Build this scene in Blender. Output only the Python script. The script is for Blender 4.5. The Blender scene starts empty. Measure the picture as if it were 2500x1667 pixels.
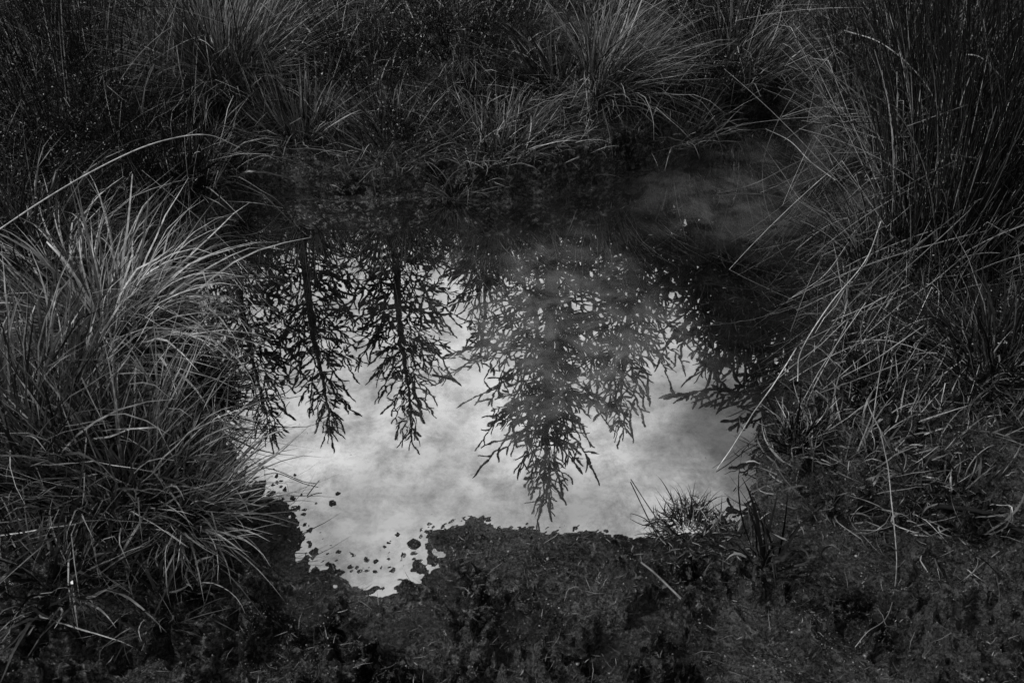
import bpy, math, random
import numpy as np
from mathutils import Vector, Matrix
S = bpy.context.scene
C = S.collection
random.seed(7)
R = np.random.default_rng(11)
rad = math.radians

# ------------------------------------------------------------------ camera
CAM_H, PITCH, LENS = 1.6, 40.0, 35.0
cam = bpy.data.cameras.new('camera'); cam_o = bpy.data.objects.new('camera', cam); C.objects.link(cam_o)
cam.lens = LENS; cam.sensor_width = 36; cam.clip_start = 0.05; cam.clip_end = 1000
cam_o.location = (0, 0, CAM_H); cam_o.rotation_euler = (rad(90 - PITCH), 0, 0)
cam.dof.use_dof = True; cam.dof.focus_distance = 2.6; cam.dof.aperture_fstop = 16
S.camera = cam_o
S.render.resolution_x, S.render.resolution_y = 1024, 682
# ------------------------------------------------------------------ world: clouded sky, grey like the photograph
SUN_EL, SUN_ROT = 48, -97
w = bpy.data.worlds.new("World"); S.world = w; w.use_nodes = True
nt = w.node_tree; nt.nodes.clear()
def N(t, **k):
    n = nt.nodes.new(t)
    for a, b in k.items():
        if a == 'inp':
            for i, v in b.items(): n.inputs[i].default_value = v
        else: setattr(n, a, b)
    return n
def Lk(a, i, b, j): nt.links.new(a.outputs[i], b.inputs[j])
sky = N('ShaderNodeTexSky', sky_type='NISHITA', sun_disc=False, sun_elevation=rad(SUN_EL), sun_rotation=rad(SUN_ROT), dust_density=4.0)
bw = N('ShaderNodeRGBToBW'); Lk(sky, 0, bw, 0)
tc = N('ShaderNodeTexCoord'); mp = N('ShaderNodeMapping', inp={'Scale': (1, 1, 2.0)}); Lk(tc, 'Generated', mp, 0)
cn = N('ShaderNodeTexNoise', inp={'Scale': 5.0, 'Detail': 8.0, 'Roughness': 0.52, 'Distortion': 0.1}); Lk(mp, 0, cn, 'Vector')
cr = N('ShaderNodeMapRange', inp={'From Min': 0.36, 'From Max': 0.66, 'To Min': 6.3, 'To Max': 11.6}); Lk(cn, 0, cr, 0)
mx = N('ShaderNodeMix', data_type='FLOAT', inp={0: 0.8}); Lk(bw, 0, mx, 2); Lk(cr, 0, mx, 3)
bg = N('ShaderNodeBackground', inp={'Strength': 0.13}); Lk(mx, 0, bg, 0)
wo = N('ShaderNodeOutputWorld'); Lk(bg, 0, wo, 0)
# soft sun through the cloud
sun = bpy.data.lights.new('sun', 'SUN'); sun.energy = 4.6; sun.angle = rad(6); sun.color = (1, 1, 1)
sun_o = bpy.data.objects.new('sun', sun); C.objects.link(sun_o)
sun_o.rotation_euler = (rad(90 - SUN_EL), 0, rad(180 - SUN_ROT))
S.view_settings.view_transform = 'Standard'; S.view_settings.look = 'None'
S.view_settings.exposure = -0.25; S.view_settings.gamma = 1
S.render.engine = 'CYCLES'

# ------------------------------------------------------------------ pixel <-> place
F = 2500 * LENS / 36.0
cp, sp = math.cos(rad(PITCH)), math.sin(rad(PITCH))
def ray(px, py):
    u = (px - 1250) / F; v = -(py - 833.5) / F
    d = np.array([u, cp + v * sp, -sp + v * cp]); return d
def gp(px, py, z=0.0):
    d = ray(px, py); t = (z - CAM_H) / d[2]; return d[0] * t, d[1] * t
def refl(px, py, D):
    d = ray(px, py); return d[0] * D / d[1], D, -d[2] * D / d[1] - CAM_H

# ------------------------------------------------------------------ noise
_p = np.random.default_rng(3).permutation(512); _g = np.random.default_rng(4).uniform(0, 2 * math.pi, 512)
def pn(x, y, s=0):
    xi = np.floor(x).astype(int); yi = np.floor(y).astype(int); xf = x - xi; yf = y - yi
    def g(a, b, fx, fy):
        h = _g[(_p[(a + s * 37) & 511] + b + s * 91) & 511 if False else _p[(_p[(a + s * 37) & 511] + b) & 511]]
        return np.cos(h) * fx + np.sin(h) * fy
    u = xf * xf * xf * (xf * (xf * 6 - 15) + 10); v = yf * yf * yf * (yf * (yf * 6 - 15) + 10)
    a = g(xi, yi, xf, yf); b = g(xi + 1, yi, xf - 1, yf); c = g(xi, yi + 1, xf, yf - 1); d = g(xi + 1, yi + 1, xf - 1, yf - 1)
    return ((a * (1 - u) + b * u) * (1 - v) + (c * (1 - u) + d * u) * v) * 1.5
def fbm(x, y, f, o=4, s=0, rough=0.5):
    r = 0; a = 1.0; t = 0
    for i in range(o):
        r = r + a * pn(x * f + 13.7 * i, y * f - 7.1 * i, s + i); t += a; a *= rough; f *= 2.03
    return r / t
def ridge(x, y, f, o=3, s=0):
    r = 0; a = 1.0; t = 0
    for i in range(o):
        r = r + a * (1 - np.abs(pn(x * f + 5.3 * i, y * f + 3.1 * i, s + i)) * 2); t += a; a *= 0.5; f *= 2.1
    return r / t
def sm(x, a, b):
    t = np.clip((x - a) / (b - a), 0, 1); return t * t * (3 - 2 * t)

# ------------------------------------------------------------------ puddle outline (followed round on the water level)
OUT = [(470,880),(500,960),(540,1050),(585,1130),(640,1172),(695,1190),(712,1235),(740,1280),(748,1330),(742,1368),(790,1358),
 (830,1372),(846,1400),(890,1392),(940,1408),(990,1392),(1035,1352),(1046,1305),(1095,1283),(1150,1268),(1180,1270),(1200,1280),(1222,1288),
 (1262,1291),(1330,1299),(1400,1296),(1480,1302),(1560,1318),(1650,1310),(1760,1300),(1850,1240),(1850,1150),(1860,1060),(1900,960),
 (1950,860),(2000,760),(2050,650),(2060,560),(2040,470),(2010,400),(1975,330),(1945,270),(1890,245),(1840,262),(1780,310),(1700,365),
 (1600,405),(1480,455),(1370,478),(1230,500),(1120,492),(1050,478),(920,492),(800,485),(700,480),(610,500),(540,560),(500,650),(480,760)]
PW = np.array([gp(*q) for q in OUT])
def sdist(X, Y):
    best = np.full(X.shape, 1e9); ins = np.zeros(X.shape, bool)
    n = len(PW)
    for i in range(n):
        ax, ay = PW[i]; bx, by = PW[(i + 1) % n]
        ex, ey = bx - ax, by - ay
        t = np.clip(((X - ax) * ex + (Y - ay) * ey) / (ex * ex + ey * ey), 0, 1)
        best = np.minimum(best, (X - ax - t * ex) ** 2 + (Y - ay - t * ey) ** 2)
        cond = ((ay > Y) != (by > Y)) & (X < (bx - ax) * (Y - ay) / (by - ay + 1e-12) + ax)
        ins ^= cond
    d = np.sqrt(best); return np.where(ins, -d, d)
# trodden hollows in the front mud: px, py, radius m, depth m
HOL = [(1000,1520,.055,.035),(930,1470,.05,.022),(870,1560,.045,.02),(1110,1420,.03,.022),(1210,1380,.035,.016),(1590,1490,.035,.02),
 (1520,1560,.04,.03),(1350,1600,.05,.018),(1450,1620,.05,.03),(1660,1580,.04,.02),(1130,1330,.035,.012),(700,1480,.06,.02),(2290,1420,.05,.025),
 (2420,1330,.06,.03),(2050,1560,.05,.015),(2380,1560,.06,.03),(1900,1600,.05,.018),(640,1600,.05,.015),(1500,1400,.03,.012),(1080,1640,.05,.02),
 (2250,1290,.05,.02),(1850,1480,.03,.012),(1240,1500,.03,.014),(780,1420,.03,.012)]
HOLW = [(*gp(a, b, .03), r, dp) for a, b, r, dp in HOL]
def H(X, Y):
    X = np.asarray(X, float); Y = np.asarray(Y, float)
    d = sdist(X, Y)
    front = sm(Y, 2.0, 1.62) if False else 1 - sm(Y, 1.55, 2.05)
    left = (1 - sm(X, -0.95, -0.55)) 
    front = front * (1 - left * sm(Y, 1.0, 1.25) * 0.85)
    right = sm(X, 0.45, 0.75) * (1 - sm(Y, 2.5, 3.0))
    wild = front
    d = d + fbm(X, Y, 16, 3, 1) * 0.016 + fbm(X, Y, 48, 3, 5) * (0.004 + .009 * front)
    pos = np.maximum(d, 0)
    far = 0.14 * sm(pos, 0, .035) + 0.24 * sm(pos, 0, 1.3) + 0.03 * fbm(X, Y, 5, 3, 2)* sm(pos, 0, .2)
    lf = 0.045 * sm(pos, 0, .05) + 0.20 * sm(pos, 0, .9) + 0.03 * fbm(X, Y, 6, 3, 2) * sm(pos, 0, .2)
    rt = 0.015 * sm(pos, 0, .05) + 0.16 * sm(pos, 0.1, 1.2) + 0.02 * fbm(X, Y, 8, 3, 2) * sm(pos, 0, .2)
    amp = sm(pos, 0.0, 0.14)
    churn = sm(fbm(X, Y, 4.5, 3, 50), -.22, .12)
    wxx = X + .03 * fbm(X, Y, 14, 2, 41); wyy = Y + .03 * fbm(X, Y, 14, 2, 43)
    mud = fbm(X, Y, 7, 3, 3) * .042 + churn * ((sm(fbm(wxx, wyy, 8, 4, 44), -.10, .05) - .6) * .052 + (sm(fbm(wxx, wyy, 19, 3, 46), -.14, .04) - .6) * .030
          + (ridge(wxx, wyy, 15, 3, 6) - .6) * .02 + fbm(X, Y, 60, 3, 17) * .012 + fbm(X, Y, 31, 3, 27, .6) * .030 - np.abs(fbm(wxx, wyy, 24, 2, 28)) * .030) + (1 - churn) * fbm(X, Y, 38, 4, 18) * .006
    rag = 1 - sm(X, -.22, -.03)
    crisp = 0.009 * sm(pos, 0, .012)
    fr = crisp * (1 - rag * .9) + 0.045 * sm(pos, 0, .45) + mud * (0.10 + 0.90 * amp) + rag * (pos * .10 + (fbm(X, Y, 55, 3, 60) - .05) * .006 * (1 - amp))
    for hx, hy, r, dp in HOLW:
        q = np.sqrt((X - hx) ** 2 * 1.1 + ((Y - hy) * 1.25) ** 2) * (1 + .35 * pn(X * 22, Y * 22, 4)) / r
        fr = fr - dp * np.exp(-q ** 4 * .7) + dp * .35 * np.exp(-((q - 1.35) / .3) ** 2)
    rise = far * (1 - left) + lf * left
    rise = rise * (1 - right) + rt * right
    z = fr * front + rise * (1 - front)
    z = z + (1 - front) * (fbm(X, Y, 20, 3, 7) * .012 + np.abs(fbm(X, Y, 45, 2, 3)) * .006) * sm(pos, 0, .05)
    hd = np.sqrt(X * X + Y * Y)
    z = z + np.clip(hd - 8, 0, 60) * 0.03
    dep = -np.minimum(0.10, 0.30 * (-np.minimum(d, 0)) ** 1.0 * (1 - 0.6 * front)) 
    bed = dep * sm(-d, 0, .015) + fbm(X, Y, 40, 3, 12) * .004 * sm(-d, 0, .02)
    # crumbs of mud standing out of the shallows by the front shore
    c = fbm(X, Y, 62, 2, 15)
    isl = front * rag * (1 - sm(-d, .0, .10)) * (np.clip(c - .30, 0, 1) * .045) + front * (1 - sm(-d, 0, .02)) * np.clip(fbm(X, Y, 90, 2, 19) - .15, 0, 1) * .02
    return np.where(d > 0, np.where(front * rag > .5, np.maximum(z, -.004 + .09 * d), np.maximum(z, .0015 + .004 * sm(d, 0, .01))), np.minimum(bed, -.0012) + isl)
def onground(px, py):
    d = ray(px, py); t = np.linspace(1.0, 6.5, 900)
    z = H(d[0] * t, d[1] * t); zr = CAM_H + d[2] * t
    k = np.argmax(zr <= z) if (zr <= z).any() else -1
    return np.array([d[0] * t[k], d[1] * t[k], max(0.0, z[k])])

# ------------------------------------------------------------------ mesh helpers
def mesh(name, V, Fc, mat, tone=None, smooth=True):
    """V (n,3); Fc (m,k) all of one size"""
    V = np.ascontiguousarray(V, dtype=np.float32); Fc = np.ascontiguousarray(Fc, dtype=np.int32)
    me = bpy.data.meshes.new(name); n, k = Fc.shape
    me.vertices.add(len(V)); me.vertices.foreach_set('co', V.ravel())
    me.loops.add(n * k); me.loops.foreach_set('vertex_index', Fc.ravel())
    me.polygons.add(n); me.polygons.foreach_set('loop_start', np.arange(0, n * k, k, dtype=np.int32))
    me.polygons.foreach_set('loop_total', np.full(n, k, dtype=np.int32))
    if smooth: me.polygons.foreach_set('use_smooth', np.ones(n, bool))
    me.update(calc_edges=True)
    if tone is not None:
        a = me.attributes.new('tone', 'FLOAT', 'POINT'); a.data.foreach_set('value', np.ascontiguousarray(tone, dtype=np.float32))
    me.materials.append(mat); return me
def link(name, me, parent=None, loc=(0, 0, 0), rot=(0, 0, 0), scale=None):
    o = bpy.data.objects.new(name, me); C.objects.link(o); o.location = loc; o.rotation_euler = rot
    if scale: o.scale = scale
    if parent: o.parent = parent
    return o
def tag(o, label=None, cat=None, group=None, kind=None):
    if label: o['label'] = label
    if cat: o['category'] = cat
    if group: o['group'] = group
    if kind: o['kind'] = kind
    return o

# ------------------------------------------------------------------ materials
def newmat(name):
    m = bpy.data.materials.new(name); m.use_nodes = True; t = m.node_tree; t.nodes.clear(); return m, t
class G:
    def __init__(s, t): s.t = t
    def n(s, ty, _in=None, **k):
        n = s.t.nodes.new(ty)
        for a, b in k.items(): setattr(n, a, b)
        for i, v in (_in or {}).items():
            if isinstance(v, tuple) and len(v) == 2 and hasattr(v[0], 'outputs'): s.t.links.new(v[0].outputs[v[1]], n.inputs[i])
            elif hasattr(v, 'outputs'): s.t.links.new(v.outputs[0], n.inputs[i])
            else: n.inputs[i].default_value = v
        return n
def grey(v): return (v, v, v, 1)
def tone_mat(name, lo, hi, rough, spec, trans=0.0):
    m, t = newmat(name); g = G(t)
    at = g.n('ShaderNodeAttribute', attribute_name='tone')
    geo = g.n('ShaderNodeNewGeometry')
    no = g.n('ShaderNodeTexNoise', {'Vector': (geo, 'Position'), 'Scale': 90.0, 'Detail': 2.0})
    mr = g.n('ShaderNodeMapRange', {0: (no, 0), 3: .65, 4: 1.35, 1: .3, 2: .7})
    pw = g.n('ShaderNodeMath', {0: (at, 'Fac'), 1: 3.0}, operation='POWER'); b = g.n('ShaderNodeMapRange', {0: pw, 3: lo, 4: hi})
    mu = g.n('ShaderNodeMath', {0: (b, 0), 1: (mr, 0)}, operation='MULTIPLY')
    col = g.n('ShaderNodeCombineColor', {0: mu, 1: mu, 2: mu})
    p = g.n('ShaderNodeBsdfPrincipled', {'Base Color': col, 'Roughness': rough, 'Specular IOR Level': spec})
    o = g.n('ShaderNodeOutputMaterial')
    if trans:
        tr = g.n('ShaderNodeBsdfTranslucent', {'Color': col}); mxs = g.n('ShaderNodeMixShader', {0: trans, 1: p, 2: tr})
        t.links.new(mxs.outputs[0], o.inputs[0])
    else: t.links.new(p.outputs[0], o.inputs[0])
    return m
M_blade = tone_mat('grass_blade', .0015, .36, .34, .12, .10)
M_rush = tone_mat('rush_stem', .003, .26, .3, .2)
M_heather = tone_mat('heather', .003, .26, .5, .12)
M_straw = tone_mat('straw', .01, .4, .45, .15)
M_bark = tone_mat('bark', .008, .05, .8, .05)
M_needle = tone_mat('conifer_needles', .006, .02, .6, .08)

def mud_mat():
    m, t = newmat('wet_mud'); g = G(t)
    geo = g.n('ShaderNodeNewGeometry'); P = (geo, 'Position')
    n1 = g.n('ShaderNodeTexNoise', {'Vector': P, 'Scale': 5.0, 'Detail': 6.0, 'Roughness': .6})
    n2 = g.n('ShaderNodeTexNoise', {'Vector': P, 'Scale': 170.0, 'Detail': 8.0, 'Roughness': .8, 'Distortion': .4})
    n3 = g.n('ShaderNodeTexNoise', {'Vector': P, 'Scale': 34.0, 'Detail': 8.0, 'Roughness': .7, 'Distortion': 1.0})
    vo = g.n('ShaderNodeTexVoronoi', {'Vector': P, 'Scale': 130.0, 'Randomness': 1.0})
    a = g.n('ShaderNodeMapRange', {0: n1, 1: .38, 2: .66, 3: .002, 4: .046})
    b = g.n('ShaderNodeMapRange', {0: n3, 1: .36, 2: .66, 3: .7, 4: 1.5})
    c = g.n('ShaderNodeMapRange', {0: n2, 1: .42, 2: .64, 3: .25, 4: 2.8})
    x = g.n('ShaderNodeMath', {0: a, 1: b}, operation='MULTIPLY'); y = g.n('ShaderNodeMath', {0: x, 1: c}, operation='MULTIPLY')
    col = g.n('ShaderNodeCombineColor', {0: y, 1: y, 2: y})
    ro = g.n('ShaderNodeMapRange', {0: n3, 1: .35, 2: .65, 3: .6, 4: .27})
    h1 = g.n('ShaderNodeMath', {0: (n3, 0), 1: 1.0}, operation='MULTIPLY'); h2 = g.n('ShaderNodeMath', {0: h1, 1: (n2, 0)}, operation='ADD')
    h3 = g.n('ShaderNodeMath', {0: (vo, 0), 1: .5}, operation='MULTIPLY'); h4 = g.n('ShaderNodeMath', {0: h2, 1: h3}, operation='ADD')
    bp = g.n('ShaderNodeBump', {'Height': h4, 'Strength': 1.0, 'Distance': .016})
    wet = g.n('ShaderNodeTexNoise', {'Vector': P, 'Scale': 60.0, 'Detail': 6.0, 'Roughness': .75, 'Distortion': .5})
    wn = g.n('ShaderNodeMapRange', {0: wet, 1: .52, 2: .60, 3: .02, 4: 1.4})
    sx = g.n('ShaderNodeSeparateXYZ', {0: P}); wl = g.n('ShaderNodeMapRange', {0: (sx, 'Z'), 1: .012, 2: .001, 3: 0, 4: .7})
    wn2 = g.n('ShaderNodeMath', {0: wn, 1: wl}, operation='ADD'); rl = g.n('ShaderNodeMapRange', {0: (sx, 'Z'), 1: .012, 2: .001, 3: 1, 4: .5})
    ro2 = g.n('ShaderNodeMath', {0: ro, 1: rl}, operation='MULTIPLY')
    p = g.n('ShaderNodeBsdfPrincipled', {'Base Color': col, 'Roughness': ro2, 'Specular IOR Level': wn2, 'Normal': bp})
    o = g.n('ShaderNodeOutputMaterial', {0: p}); return m
M_mud = mud_mat()
CXs = []
def water_mat():
    m, t = newmat('silty_water'); g = G(t)
    geo = g.n('ShaderNodeNewGeometry'); P = (geo, 'Position')
    # silt hanging in the water: more of it on the right and centre
    def blob(px, py, rx, ry, a, b):
        x, y = gp(px, py)
        mpn = g.n('ShaderNodeMapping', {0: wp, 'Location': (-x / rx, -y / ry, 0), 'Scale': (1 / rx, 1 / ry, 0)}, vector_type='POINT')
        ln = g.n('ShaderNodeVectorMath', {0: mpn}, operation='LENGTH')
        r = g.n('ShaderNodeMapRange', {0: (ln, 'Value'), 1: 1.0, 2: .35, 3: a, 4: b}, interpolation_type='SMOOTHSTEP'); return r
    nz = g.n('ShaderNodeTexNoise', {'Vector': P, 'Scale': 4.0, 'Detail': 5.0, 'Roughness': .55})
    off = g.n('ShaderNodeVectorMath', {0: (nz, 'Color'), 1: (.5, .5, .5)}, operation='SUBTRACT')
    off2 = g.n('ShaderNodeVectorMath', {0: off, 'Scale': .5}, operation='SCALE')
    wp = g.n('ShaderNodeVectorMath', {0: P, 1: off2}, operation='ADD')
    s1 = blob(1360, 850, .44, .62, 0, .11)
    s2 = blob(1750, 420, .42, .55, 0, .058)
    s3 = blob(1000, 1300, .55, .30, 0, .05)
    s12 = g.n('ShaderNodeMath', {0: s1, 1: s2}, operation='MAXIMUM'); s = g.n('ShaderNodeMath', {0: s12, 1: s3}, operation='MAXIMUM')
    nf = g.n('ShaderNodeTexNoise', {'Vector': P, 'Scale': 11.0, 'Detail': 8.0, 'Roughness': .68, 'Distortion': .8})
    nfm = g.n('ShaderNodeMapRange', {0: nf, 1: .38, 2: .60, 3: .35, 4: 1.15})
    ss = g.n('ShaderNodeMath', {0: s, 1: .012}, operation='ADD'); si = g.n('ShaderNodeMath', {0: ss, 1: nfm}, operation='MULTIPLY')
    col = g.n('ShaderNodeCombineColor', {0: si, 1: si, 2: si})
    murk = g.n('ShaderNodeBsdfDiffuse', {0: col})
    tr = g.n('ShaderNodeBsdfTransparent', {0: grey(.75)})
    body = g.n('ShaderNodeMixShader', {0: .22, 1: murk, 2: tr})
    r1 = g.n('ShaderNodeTexNoise', {'Vector': P, 'Scale': 26.0, 'Detail': 1.5, 'Roughness': .4})
    r2 = g.n('ShaderNodeTexNoise', {'Vector': P, 'Scale': 5.0, 'Detail': 1.0})
    ra = g.n('ShaderNodeMath', {0: (r2, 0), 1: 1.5}, operation='MULTIPLY'); rb = g.n('ShaderNodeMath', {0: (r1, 0), 1: ra}, operation='ADD')
    bp = g.n('ShaderNodeBump', {'Height': rb, 'Strength': 1.0, 'Distance': .00006})
    # floating film of dust dulls the mirror in patches
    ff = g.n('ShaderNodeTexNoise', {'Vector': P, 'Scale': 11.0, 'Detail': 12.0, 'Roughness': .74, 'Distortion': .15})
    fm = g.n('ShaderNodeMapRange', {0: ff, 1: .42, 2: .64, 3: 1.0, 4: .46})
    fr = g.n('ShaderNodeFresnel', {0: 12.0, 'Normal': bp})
    dim_refl = blob(1830, 1050, .38, .32, 1.0, .30)       # shallow right end, mirror dimmed here to imitate a darker reflection
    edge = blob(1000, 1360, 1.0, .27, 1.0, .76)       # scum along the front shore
    we = g.n('ShaderNodeMath', {0: dim_refl, 1: edge}, operation='MULTIPLY')
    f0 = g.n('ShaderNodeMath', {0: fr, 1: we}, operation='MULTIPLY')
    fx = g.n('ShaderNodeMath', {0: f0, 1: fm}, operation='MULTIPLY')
    gl = g.n('ShaderNodeBsdfGlossy', {'Color': grey(1), 'Roughness': .0, 'Normal': bp})
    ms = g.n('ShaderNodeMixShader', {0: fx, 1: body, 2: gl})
    g.n('ShaderNodeOutputMaterial', {0: ms}); return m
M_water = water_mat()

# ------------------------------------------------------------------ ground and water
def axis(parts):
    a = []
    for s0, e0, st in parts: a += list(np.arange(s0, e0 - 1e-9, st))
    return a
gx = axis([(-1.75, 1.75, .0048)]); gxo = [1.75 + 0.02 * (1.16 ** i - 1) / .16 for i in range(0, 46)]
xs = np.array([-v for v in gxo[:0:-1]] + gx + gxo)
gy = axis([(.72, 1.6, .0042), (1.6, 2.6, .008), (2.6, 4.7, .014)]); gyo = [4.7 + .02 * (1.16 ** i - 1) / .16 for i in range(0, 45)]
ylo = [.72 - .02 * (1.16 ** i - 1) / .16 for i in range(44, 0, -1)]
ys = np.array(ylo + gy + gyo)
XX, YY = np.meshgrid(xs, ys); ZZ = H(XX, YY)
ny, nx = XX.shape; idx = np.arange(nx * ny).reshape(ny, nx)
quads = np.stack([idx[:-1, :-1], idx[:-1, 1:], idx[1:, 1:], idx[1:, :-1]], -1).reshape(-1, 4)
tag(link('ground', mesh('ground', np.stack([XX, YY, ZZ], -1).reshape(-1, 3), quads, M_mud)), 'dark wet peaty mud bank around the puddle', kind='structure')
wx = np.array([-1.4, 1.9]); wy = np.array([1.0, 3.9])
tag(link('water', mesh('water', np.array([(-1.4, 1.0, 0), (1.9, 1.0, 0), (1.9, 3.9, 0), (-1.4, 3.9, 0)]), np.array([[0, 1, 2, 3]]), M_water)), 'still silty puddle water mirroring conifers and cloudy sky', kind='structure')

# ------------------------------------------------------------------ blades
def ribbons(base, az, lean, droop, L, W, tone, seg=6, pw=1.5, kink=None, drift=0.0, twist=0.6, tube=False, curl=0.0):
    """vectorised curved blades; returns V, F, tone"""
    n = len(L); base = np.asarray(base, float)
    th = np.zeros((n, seg + 1)); t = np.linspace(0, 1, seg + 1)
    mid = (t[:-1] + t[1:]) / 2
    ang = lean[:, None] + droop[:, None] * mid[None, :] ** pw
    azs = az[:, None] + (R.normal(0, 1, n) * drift)[:, None] * mid[None, :]
    if kink is not None:
        kt, ka, kz = kink; mk = mid[None, :] > kt[:, None]
        ang = ang + np.where(mk, ka[:, None], 0); azs = azs + np.where(mk, kz[:, None], 0)
    ang = ang + (R.normal(0, curl, (n, seg)) if curl else 0)
    st = (L / seg)[:, None]
    dx = np.sin(ang) * np.cos(azs) * st; dy = np.sin(ang) * np.sin(azs) * st; dz = np.cos(ang) * st
    P = np.zeros((n, seg + 1, 3)); P[:, 1:, 0] = np.cumsum(dx, 1); P[:, 1:, 1] = np.cumsum(dy, 1); P[:, 1:, 2] = np.cumsum(dz, 1)
    P += base[:, None, :]
    T = np.zeros_like(P); T[:, 1:-1] = P[:, 2:] - P[:, :-2]; T[:, 0] = P[:, 1] - P[:, 0]; T[:, -1] = P[:, -1] - P[:, -2]
    T /= np.linalg.norm(T, axis=2, keepdims=True) + 1e-12
    az2 = np.concatenate([azs[:, :1], azs], 1)
    side = np.stack([-np.sin(az2), np.cos(az2), np.zeros_like(az2)], -1)
    nrm = np.cross(side, T); nrm /= np.linalg.norm(nrm, axis=2, keepdims=True) + 1e-9
    tw = (R.uniform(-1, 1, n) * twist)[:, None] + (R.normal(0, 1, n) * twist)[:, None] * t[None, :]
    if tube:
        pr = (1 - .55 * t ** 1.5)[None, :, None] * (W / 2)[:, None, None]
        rings = [P + pr * (math.cos(a) * side + math.sin(a) * nrm) for a in (0, 2.094, 4.189)]
        V = np.stack(rings, 2); k = 3   # n, seg+1, 3, 3
        ids = np.arange(n * (seg + 1) * 3).reshape(n, seg + 1, 3)
        fs = [np.stack([ids[:, :-1, a], ids[:, :-1, (a + 1) % 3], ids[:, 1:, (a + 1) % 3], ids[:, 1:, a]], -1).reshape(-1, 4) for a in range(3)]
        return V.reshape(-1, 3), np.concatenate(fs), np.repeat(tone, (seg + 1) * 3)
    prof = (np.minimum(1, .55 + 2 * t) * (1 - t ** 2.2 * .93))[None, :, None] * (W / 2)[:, None, None]
    wv = side * np.cos(tw)[..., None] + nrm * np.sin(tw)[..., None]
    V = np.stack([P - wv * prof, P + wv * prof], 2)
    ids = np.arange(n * (seg + 1) * 2).reshape(n, seg + 1, 2)
    Fq = np.stack([ids[:, :-1, 0], ids[:, :-1, 1], ids[:, 1:, 1], ids[:, 1:, 0]], -1).reshape(-1, 4)
    return V.reshape(-1, 3), Fq, np.repeat(tone, (seg + 1) * 2)
def join(parts):
    V, Fc, T = [], [], []; o = 0
    for v, f, t in parts: V.append(v); Fc.append(f + o); T.append(t); o += len(v)
    return np.concatenate(V), np.concatenate(Fc), np.concatenate(T)

def tussock_arr(n, r, L, W, lean=(.1, 1.1), droop=(.3, 1.5), az0=None, azw=math.pi, tone=(.1, .6), dead=.15, kinkp=.14, seg=7, drift=.6, twist=.7, Lj=.38, c=(0, 0, 0)):
    rr = np.sqrt(R.uniform(0, 1, n)); az = R.uniform(-azw, azw, n) + (az0 or 0)
    base = np.stack([rr * r * np.cos(az), rr * r * np.sin(az), np.full(n, -.02)], 1) + np.array(c)
    az = az + R.normal(0, .6, n)
    ln = lean[0] + (lean[1] - lean[0]) * rr * R.uniform(.4, 1, n)
    dr = R.uniform(droop[0], droop[1], n)
    LL = L * np.clip(1 + R.normal(0, Lj, n), .25, 1.6); WW = W * R.uniform(.5, 1.3, n)
    tn = R.uniform(tone[0], tone[1], n) ; dd = R.uniform(0, 1, n) < dead; tn = np.where(dd, R.uniform(.55, 1, n), tn)
    k = R.uniform(0, 1, n) < kinkp
    kink = (np.where(k, R.uniform(.35, .85, n), 9), R.uniform(.9, 2.0, n), R.normal(0, .5, n))
    return ribbons(base, az, ln, dr, LL, WW, tn, seg=seg, kink=kink, drift=drift, twist=twist, curl=.09)

def tussock(name, px, py, label, cat='grass tussock', group=None, extra=None, base_r=None, **k):
    p = onground(px, py)
    root = bpy.data.objects.new(name, None); C.objects.link(root); root.location = p; root.empty_display_size = .05
    tag(root, label, cat, group)
    green = dict(k); n = k['n']; dn = max(4, int(n * .16)) if n > 50 else 1
    green['n'] = n - dn; green['dead'] = .03
    o = link('green_blades', mesh('green_blades', *[tussock_arr(**green)[i] for i in (0, 1)], M_blade) if False else _m('green_blades', tussock_arr(**green), M_blade), root); o['kind'] = 'stuff'
    dk = dict(k); dk['n'] = dn; dk['dead'] = .9; dk['kinkp'] = .25; dk['lean'] = (.3, 1.35); dk['W'] = k['W'] * .6
    o = link('dead_blades', _m('dead_blades', tussock_arr(**dk), M_blade), root); o['kind'] = 'stuff'
    m = int(n * .5); rr = np.sqrt(R.uniform(0, 1, m)) * k['r'] * 1.5; aa = R.uniform(-math.pi, math.pi, m)
    th = ribbons(np.stack([rr * np.cos(aa), rr * np.sin(aa), R.uniform(-.005, .035, m)], 1), aa + R.normal(0, 1.2, m), R.uniform(.9, 1.6, m), R.uniform(-.2, .9, m), k['L'] * R.uniform(.15, .55, m), k['W'] * R.uniform(.4, 1, m), R.uniform(.1, .8, m), seg=4, drift=1.0, curl=.25)
    o = link('thatch', _m('thatch', th, M_blade), root); o['kind'] = 'stuff'
    return root
def _m(name, a, mat): return mesh(name, a[0], a[1], mat, a[2])

# --- the clumps one can tell apart
tussock('grass_tussock', 250, 830, 'large pale grass tussock with long arching blades beside the left end of the puddle', n=950, r=.12, L=.29, W=.006, lean=(.1, 1.25), droop=(.6, 1.8), tone=(.42, 1.0), twist=.5)
tussock('grass_tussock', 60, 640, 'grass tussock of fine arching blades behind the large pale tussock, cut by the left edge', n=420, r=.10, L=.28, W=.0045, tone=(.1, .5))
tussock('grass_tussock', 60, 1080, 'dense upright grass tussock at the left edge in front of the large pale one', n=620, r=.13, L=.27, W=.0055, lean=(.0, .8), droop=(.1, 1.2), tone=(.2, .75))
tussock('grass_tussock', 280, 1180, 'bushy tussock of upright narrow blades low on the left bank', n=800, r=.12, L=.24, W=.005, lean=(.0, .95), droop=(.1, 1.3), tone=(.25, .8))
tussock('grass_tussock', 435, 1255, 'grass tussock leaning right over the mud shore at the puddle\'s left corner', n=380, r=.05, L=.19, W=.0045, az0=-.1, azw=1.3, lean=(.3, 1.4), droop=(.2, 1.0), tone=(.3, .9))
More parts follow.
